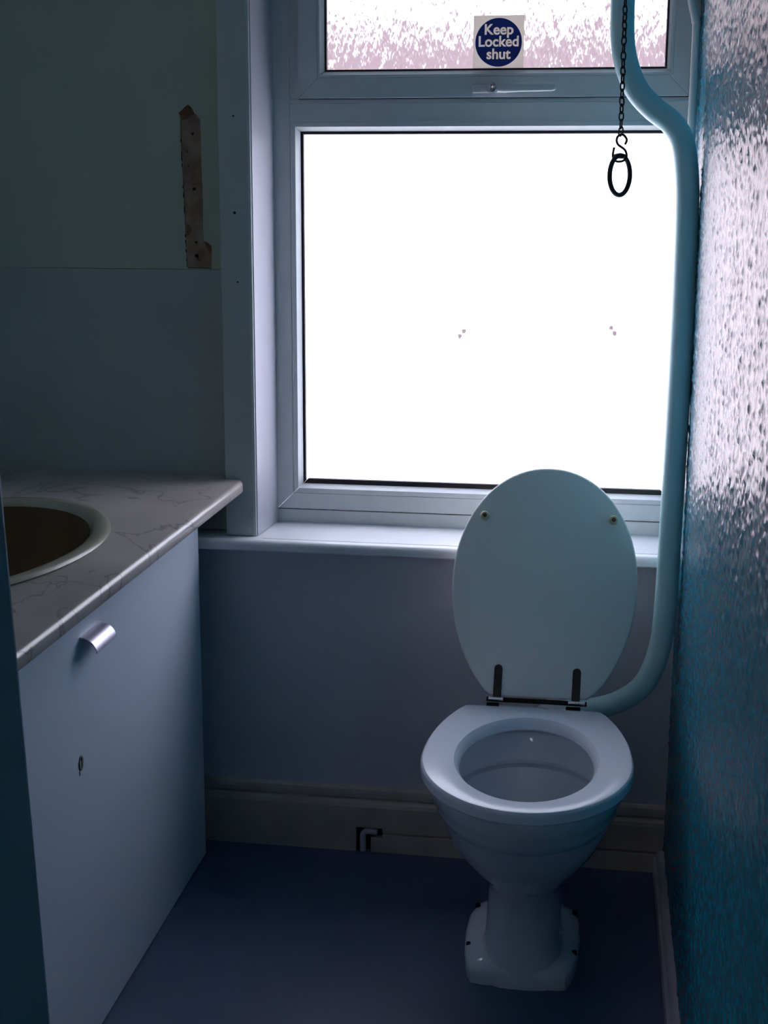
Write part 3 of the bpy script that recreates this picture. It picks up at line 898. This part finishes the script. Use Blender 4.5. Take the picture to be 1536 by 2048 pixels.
CXP, CYP = .0325, 2.50
ch = tag(empty('pull_chain', (CXP, CYP, 1.415)), 'dark metal pull chain with an oval ring in front of the window', 'chain')
def link_mesh(name, L, W, r):
    bm = bmesh.new(); P = []
    for k in range(20):
        a = 2 * PI * k / 20
        P.append((W * math.cos(a), 0, L * math.sin(a)))
    tube(bm, P, r, 8, True)
    me = bpy.data.meshes.new(name)
    for f in bm.faces: f.smooth = True
    bm.to_mesh(me); bm.free(); me.materials.append(M_iron)
    return me
lm = link_mesh('chain_link', .0080, .0040, .00135)
z = 1.4885 - 1.415
i = 0
while z < 2.262 - 1.415:
    o = link('chain_link', lm, None, ch)
    f = z / .86
    o.location = (-.0045 * f + .0005, 0, z)
    o.rotation_euler = (random.uniform(-.08, .08), random.uniform(-.1, .1), (PI / 2 if i % 2 else 0) + random.uniform(.35, .75))
    z += .0124; i += 1
# s-hook
bm = bmesh.new(); HK = [(9, 57), (12, 66), (5, 75), (-4, 73), (-7, 65), (-4, 57), (3, 52), (10, 46), (13, 37), (11, 30), (4, 26), (-6, 26), (-12, 32), (-13, 40), (-11, 52)]
P = []
for k in range(15):
    a = math.radians(-60 + k * 21.5)
    P.append((-.0005 + .0085 * math.cos(a + PI * .0), 0, .0585 + .0085 * math.sin(a)))
P = P[::-1]
Q = []
for k in range(13):
    a = math.radians(75 - k * 24)
    Q.append((-.0015 + .0115 * math.cos(a), 0, .0385 + .0105 * math.sin(a)))
tube(bm, smooth_path([(a_ * .000905, 0, b_ * .000905) for a_, b_ in HK], 4), .0021, 10)
o = obj('s_hook', bm, M_iron, ch, 60)
bm = bmesh.new(); P = [(.0325 * math.cos(2 * PI * k / 40), 0, .0335 * math.sin(2 * PI * k / 40)) for k in range(40)]
tube(bm, P, .0042, 12, True)
o = obj('pull_ring', bm, M_iron, ch, 60); o.rotation_euler = (0, 0, math.radians(57)); o.location = (.0015, 0, 0)
bm = bmesh.new(); tube(bm, [(-.010, 0, .0335), (-.004, 0, .0325), (.004, 0, .0325), (.010, 0, .0335)], [.002, .0048, .0048, .002], 10)
obj('ring_collar', bm, M_iron, ch, 60)

# ------------------------------------------------------------------ open door leaf at the left
dl = struct(empty('door_1', (-.50, YF, 0)), 'white door toned as in shade, standing open at the left edge', 'door')
DXE, DYE = -.2780, .62
ang = math.atan2(DYE - YF, DXE + .50)
LW = math.hypot(DYE - YF, DXE + .50)
bm = bmesh.new(); box(bm, 0, LW, 0, .040, .008, 2.0, .0025, 2)
leaf = obj('door_leaf', bm, M_doorp, dl)
bm = bmesh.new(); tube(bm, [(LW - .046, .001, 1.065), (LW - .046, -.003, 1.065)], .017, 24)
obj('lock_rose', bm, M_doorp, leaf, 40)
dl.rotation_euler = (0, 0, ang)
leaf.rotation_euler = (math.radians(-2.55), 0, 0)   # the old door hangs slightly out of plumb
leaf.location = (0, -.0527, 0)

# ------------------------------------------------------------------ outside
g = struct(boxo('ground', -30, 30, 3.06, 40, -3.2, -3.1, M_tarmac), 'pale yard outside the window', 'ground')
bld = tag(empty('neighbouring_building', (0, 14, -3.1)), 'pinkish building seen blurred through the patterned upper pane', 'building')
bm = bmesh.new(); box(bm, -14, 12, 0, 6, 0, 6.1); obj('wall', bm, M_brick, bld)
bm = bmesh.new(); prism(bm, [(-.2, 6.1), (3, 6.5), (6.2, 6.1)], 'x', -14.2, 12.2); obj('roof', bm, M_roofm, bld)
